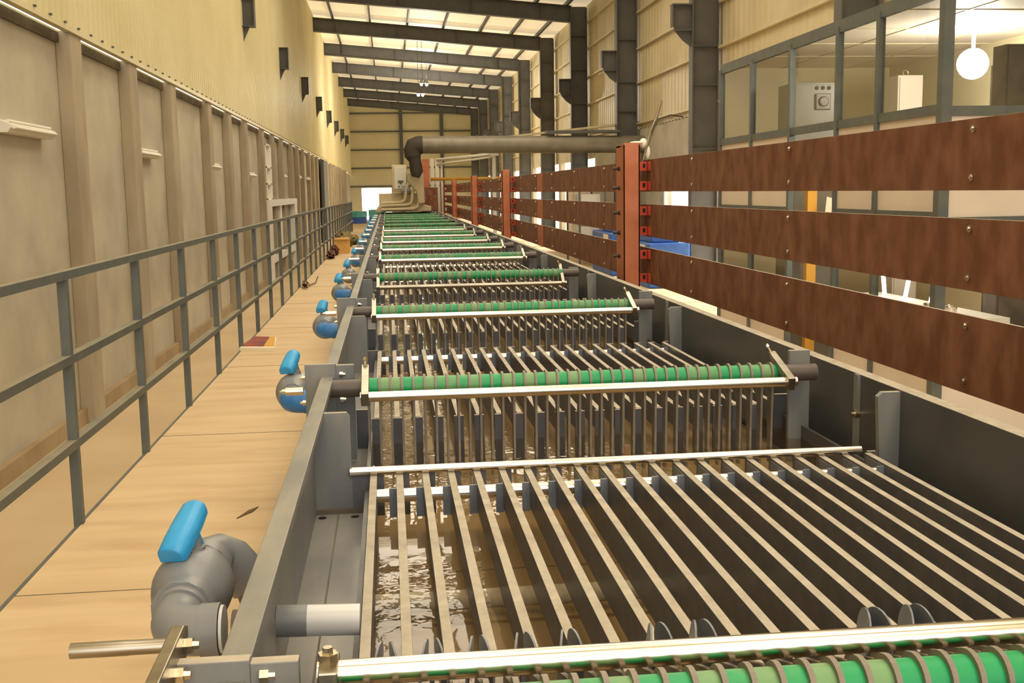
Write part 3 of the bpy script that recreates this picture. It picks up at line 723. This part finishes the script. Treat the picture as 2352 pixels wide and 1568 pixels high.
struct('window_8', M().box(PX+.08, 6.4, 9.645, 9.651, .69, 1.66), 'glass'); struct('window_9', M().box(6.48, 7.95, 9.645, 9.651, .69, 1.66), 'glass')
struct('ceiling_cabin', M().box(PX+.05, 7.95, 9.69, 16.3, 1.74, 1.78), 'panel')
m = M()
for y in (10.9, 12.2, 13.5, 14.8): m.box(PX+.06, 7.95, y, y+.025, 1.73, 1.74)
for x in (5.9, 6.9): m.box(x, x+.02, 9.7, 16.3, 1.732, 1.74)
struct('trim_9', m, 'cladding_r')
struct('wall_cabin_end', M().box(PX+.05, 7.95, 16.33, 16.36, LF, 1.80), 'cladding_r')
struct('wall_cabin_side', M().box(7.6, 7.63, 9.7, 16.33, LF, 1.80), 'cladding_r')
struct('trim_10', M().box(7.57, 7.60, 10.2, 13.4, LF, 1.45), 'grime_shade')
# cabin contents
def enclosure(label, x0, x1, y0, y1, z0, z1, mt='cabinet', eye=True, dial=False):
    loc = ((x0+x1)/2, (y0+y1)/2, z0)
    t = thing('control_cabinet', label, 'cabinet', loc)
    obj('body', M(loc).box(x0, x1, y0, y1, z0, z1), mt, t, .006)
    obj('door', M(loc).box(x0+.02, x1-.02, y0-.02, y0, z0+.03, z1-.03), mt, t, .004)
    if eye:
        xc = (x0+x1)/2; obj('lifting_eye', M(loc).tube([(xc+.035*math.cos(a), (y0+y1)/2, z1+.04+.035*math.sin(a)) for a in [2*PI*i/14 for i in range(15)]], .008, 8), 'bolt', t)
    if dial:
        xc = x0+(x1-x0)*.62
        obj('rotary_switch', M(loc).box(xc-.1, xc+.1, y0-.05, y0-.02, z1-.34, z1-.14).steps((xc, y0-.05, z1-.24), (0, -1, 0), [(0, .07), (.03, .06)], 18), 'shaft', t, .01)
        for q in (-.08, 0, .08): obj('indicator_lamp', M(loc).steps((xc+q, y0-.02, z1-.07), (0, -1, 0), [(0, .025), (.02, .02)], 12), 'black', t)
    return t
enclosure('grey metal control cabinet with a square rotary switch behind the partition opening', 5.14, 5.75, 13.75, 14.3, LF, 1.29, 'cabinet', False, True)
enclosure('small white electrical box with a lifting eye seen through the partition glass', 6.64, 6.98, 14.0, 14.3, LF, 1.40, 'panel')
enclosure('tall dark enclosure with lifting eye beside the glaring lamp', 6.2, 6.8, 10.7, 10.95, LF, 1.37, 'grime_shade')
t = thing('glaring_lamp', 'glaring white lamp shining inside the glazed cabin', 'lamp', (6.4, 12.0, 1.2))
obj('bulb', M((6.4, 12.0, 1.2)).sphere((6.56, 12.0, 1.32), .17), 'lamp', t)
obj('holder', M((6.4, 12.0, 1.2)).tube([(6.56, 12.0, 1.48), (6.56, 12.0, 1.73)], .02, 10), 'white', t)
t = thing('wooden_stand', 'mustard wooden stand with white paper inside the partition opening', 'stand', (5.6, 13.2, LF))
obj('upright', M((5.6, 13.2, LF)).box(5.22, 5.34, 13.4, 13.5, LF, -.02), 'mustard', t)
obj('shelf', M((5.6, 13.2, LF)).box(5.22, 5.8, 13.3, 13.6, -.40, -.37), 'mustard', t)
tag(obj('paper_sheet', M().prism([(5.40, -.34), (5.62, -.37), (5.55, -.18), (5.42, -.14)], 13.28, 13.29, 'y'), 'paper'), 'white paper sheet leaning on the shelf of the mustard stand', 'paper')
# work bench with bits on it, seen between the lower boards
loc = (6.2, 11, LF); t = thing('work_bench', 'white topped work bench inside the cabin behind the lowest board', 'bench', loc)
obj('bench_top', M(loc).box(5.2, 5.95, 10.0, 12.8, -1.36, -1.30), 'white', t)
for x in (5.26, 5.9):
    for y in (10.1, 12.7): obj('leg', M(loc).box(x-.03, x+.03, y-.03, y+.03, LF, -1.36), 'steel_rail', t)
for i, (x, y, r) in enumerate(((5.55, 10.4, .06), (5.62, 10.55, .05), (5.5, 10.75, .05))):
    tag(obj('metal_pot', M().steps((x, y, -1.30), (0, 0, 1), [(0, r), (.08, r*1.1), (.08, r*.9), (.06, r*.8)], 16), 'chrome'), ['largest shiny pot on the white bench', 'middle shiny pot on the white bench', 'shiny pot standing farthest back on the white bench'][i], 'pot', 'shiny pots on the bench')
for i, (x, y, a) in enumerate(((5.8, 11.9, .10), (5.75, 12.3, -.06), (5.85, 11.4, .12))):
    o = obj('lit_tube', M().tube([(x, y, -1.30), (x+a, y, -.75)], .022, 10), 'tube'); tag(o, ['glowing tube standing between the lower boards, middle of three', 'thinnest glowing tube, farthest into the cabin', 'glowing tube standing nearest the cabin corner'][i], 'lamp tube', 'glowing tubes in the cabin')

# ------------------------------------------------------------------ duct, dryer machine and white frame at the tank's far end
loc = (3.8, 34.2, 1.4); t = thing('air_duct', 'big grey round duct crossing the hall above the end of the tank', 'duct', loc)
zc = 1.42
obj('duct_run', M(loc).tube([(1.08, 34.2, zc), (4, 34.2, zc-.02), (7.99, 34.2, zc-.06)], .265, 28), 'duct', t)
obj('flexible_bend', M(loc).tube([(1.1, 34.2, zc), (.95, 34.2, zc), (.83, 34.2, zc-.04), (.78, 34.2, zc-.16), (.80, 34.2, zc-.35)], [.275, .27, .27, .26, .25], 24), 'ductdark', t)
obj('flexible_neck', M(loc).tube([(.80, 34.2, zc-.3), (.86, 34.2, .95), (.9, 34.2, .62), (.86, 34.2, .45)], [.24, .19, .2, .12], 20), 'ductdark', t)
for x in (1.75, 2.0, 2.75, 3.0): obj('seam_band', M(loc).tube([(x, 34.2, zc), (x+.03, 34.2, zc)], .272, 24), 'duct', t)
m = M(); m.box(4.9, 7.2, 34.0, 34.5, 1.72, 1.80); tag(obj('cable_tray', m, 'steel'), 'dark cable tray lying along the top of the round duct', 'tray')
m = M(); m.prism([(2.7, 1.60), (7.98, 2.12), (7.98, 2.05), (2.7, 1.56)], 35.1, 35.6, 'y'); tag(obj('sheet_cover', m, 'beige'), 'pale sloping sheet rising behind the round duct', 'sheet')
loc = (.4, 36, RIM); t = thing('dryer_machine', 'beige dryer machine with curved pipes at the far end of the tank', 'machine', loc)
obj('hood', M(loc).prism([(-.42, -.60), (1.35, -.60), (1.35, -.45), (1.0, -.36), (-.3, -.42)], 34.9, 36.9, 'y'), 'beige', t, .02)
obj('housing', M(loc).box(-.28, .95, 35.5, 36.8, -.5, -.03), 'beige', t, .02)
obj('outlet', M(loc).prism([(.62, .6), (1.12, .6), (1.15, -.35), (.95, -.35), (.9, .0), (.62, .35)], 34.7, 35.4, 'y'), 'beige', t, .03)
for i, (xo, zo) in enumerate(((.55, -.25), (.75, -.33), (.95, -.45))):
    obj('curved_pipe', M(loc).tube([(-.2, 34.8, zo-.08), (xo-.15, 34.8, zo-.06), (xo-.03, 34.8, zo), (xo, 34.8, zo+.12), (xo+.02, 34.8, zo+.32), (xo+.10, 34.8, zo+.50)], .05, 12), 'beige', t)
obj('motor', M(loc).tube([(.45, 34.9, .05), (.72, 34.9, .08)], .14, 16), 'pipe', t)
loc = (.4, 35.3, .0); t = thing('drive_box', 'pale inverter drive box with a small round fan grille on the dryer machine', 'electrical box', loc)
obj('case', M(loc).box(.15, .62, 35.2, 35.6, .02, .86), 'beige', t, .03); obj('front_cover', M(loc).box(.22, .60, 35.15, 35.2, .1, .80), 'white', t, .02)
obj('display', M(loc).box(.33, .50, 35.12, 35.15, .30, .37), 'cabinet', t)
for i in range(3):
    a = math.radians(90+120*i); m = M(loc); m.prism([(.415+.03*math.cos(a), .21+.03*math.sin(a)), (.415+.085*math.cos(a-.4), .21+.085*math.sin(a-.4)), (.415+.085*math.cos(a+.4), .21+.085*math.sin(a+.4))], 35.12, 35.15, 'y'); obj('key_pad', m, 'blackbolt', t)
loc = (2.5, 37, LF); t = thing('white_gantry_frame', 'white steel frame with bright top rails right of the dryer machine', 'frame', loc)
for x, w_ in ((1.45, .12), (1.62, .12), (1.80, .06)): obj('upright', M(loc).box(x, x+w_, 37.5, 37.6, LF, 1.1), 'white', t)
obj('upright', M(loc).box(3.40, 3.51, 36, 36.1, LF, 1.46), 'white', t); obj('head_plate', M(loc).box(3.33, 3.6, 35.9, 36.0, 1.12, 1.48), 'white', t)
obj('top_rail', M(loc).tube([(1.68, 37.5, 1.05), (3.48, 36.1, 1.19)], .05, 8), 'white', t); obj('top_rail', M(loc).tube([(1.68, 37.5, .90), (3.48, 36.1, 1.10)], .035, 8), 'white', t)
tag(obj('gantry_post', M().box(1.17, 1.40, 37.2, 37.4, DK, 1.08), 'redpost'), 'rust red column standing between dryer machine and white frame', 'column')
tag(obj('rusty_plate', M().box(1.10, 1.66, 37.05, 37.1, DK, .14), 'rust'), 'rusty upright plate below the white frame at the tank end', 'plate')
tag(obj('yellow_crossbar', M().tube([(1.45, 37.5, .42), (5.2, 37.5, .42)], .05, 8), 'mustard'), 'thin yellow horizontal bar beyond the red fence posts', 'bar')

# ------------------------------------------------------------------ side hall seen through the fence gaps
for i, (x, y, z1, mt, lab) in enumerate(((6.6, 27.0, -1.0, 'bluemach', 'blue machine on the lower floor seen between the fence boards, nearest'),
                                       (6.5, 31.0, -.9, 'bluemach', 'blue machine on the lower floor behind the nearest blue one'))):
    loc = (x, y, LF); t = thing('blue_machine', lab, 'machine', loc, 'blue machines on the lower floor')
    obj('body', M(loc).box(x-.5, x+.5, y-1.4, y+1.4, LF, z1-.3), mt, t, .04); obj('hopper', M(loc).box(x-.35, x+.35, y-1.0, y+.6, z1-.3, z1), 'bluemach', t, .03)
    obj('control_plate', M(loc).box(x-.52, x-.5, y-1.0, y-.4, z1-.8, z1-.35), 'white', t)
for i, y in enumerate((38.0, 39.4, 40.8, 42.2)):
    loc = (7.4, y, LF); t = thing('locker', '%s pale tall locker against the right wall beyond the fence posts' % ['first', 'second', 'third', 'last'][i], 'locker', loc, 'pale lockers at the right wall')
    obj('body', M(loc).box(7.0, 7.7, y-.6, y+.6, LF, .75), 'panel', t, .01); obj('door', M(loc).box(6.98, 7.0, y-.55, y+.55, LF+.1, .7), 'panel', t)
t = thing('steel_rack', 'grey green steel rack with pale boxes beyond the fence', 'rack', (6.2, 35, LF))
m = M((6.2, 35, LF))
for x in (5.8, 6.6):
    for y in (33.4, 35.7): m.box(x-.03, x+.03, y-.03, y+.03, LF, .35)
for z in (-1.6, -.6, .3): m.box(5.77, 6.63, 33.4, 35.7, z, z+.05)
obj('frame', m, 'steel_rail', t)
for i, (y, z) in enumerate(((33.7, -.55), (34.7, -.55), (33.9, -1.55), (34.8, -1.55))):
    tag(obj('parts_box', M().box(5.9, 6.5, y, y+.7, z, z+.4), 'white', None, .01), ['white box on the middle shelf of the steel rack, nearer', 'white box on the middle shelf of the steel rack, farther', 'white box on the low shelf of the steel rack, nearer', 'white box on the low shelf of the steel rack, farther'][i], 'box', 'boxes on the steel rack')

# high-bay lamps hanging from the beams far down the hall
for i, (x, y, z) in enumerate(((1.67, 56, 4.77), (2.43, 65, 6.10), (2.13, 65, 6.12), (1.88, 56, 4.77))):
    loc = (x, y, z)
    t = thing('high_bay_lamp', ['small lit high bay lamp under the far roof beams, lower left of the four', 'small lit high bay lamp under the far roof beams, upper right of the four', 'small lit high bay lamp under the far roof beams, upper left of the four', 'small lit high bay lamp under the far roof beams, lower right of the four'][i], 'lamp', loc, 'high bay lamps')
    obj('bulb', M(loc).sphere(loc, .07), 'tube', t)
    obj('shade', M(loc).steps((x, y, z+.06), (0, 0, 1), [(0, .13), (.10, .10), (.2, .05), (.25, .04)], 18), 'steel', t)
    obj('stem', M(loc).tube([(x, y, z+.3), (x, y, rz(x)+.165)], .012, 8), 'steel', t)
    L_ = bpy.data.lights.new('lamp_glow', 'POINT'); L_.energy = 320; L_.color = (1, .93, .78); L_.shadow_soft_size = .1
    lo_ = bpy.data.objects.new('lamp_glow', L_); COL.objects.link(lo_); lo_.parent = t; lo_.location = (0, 0, -.2)
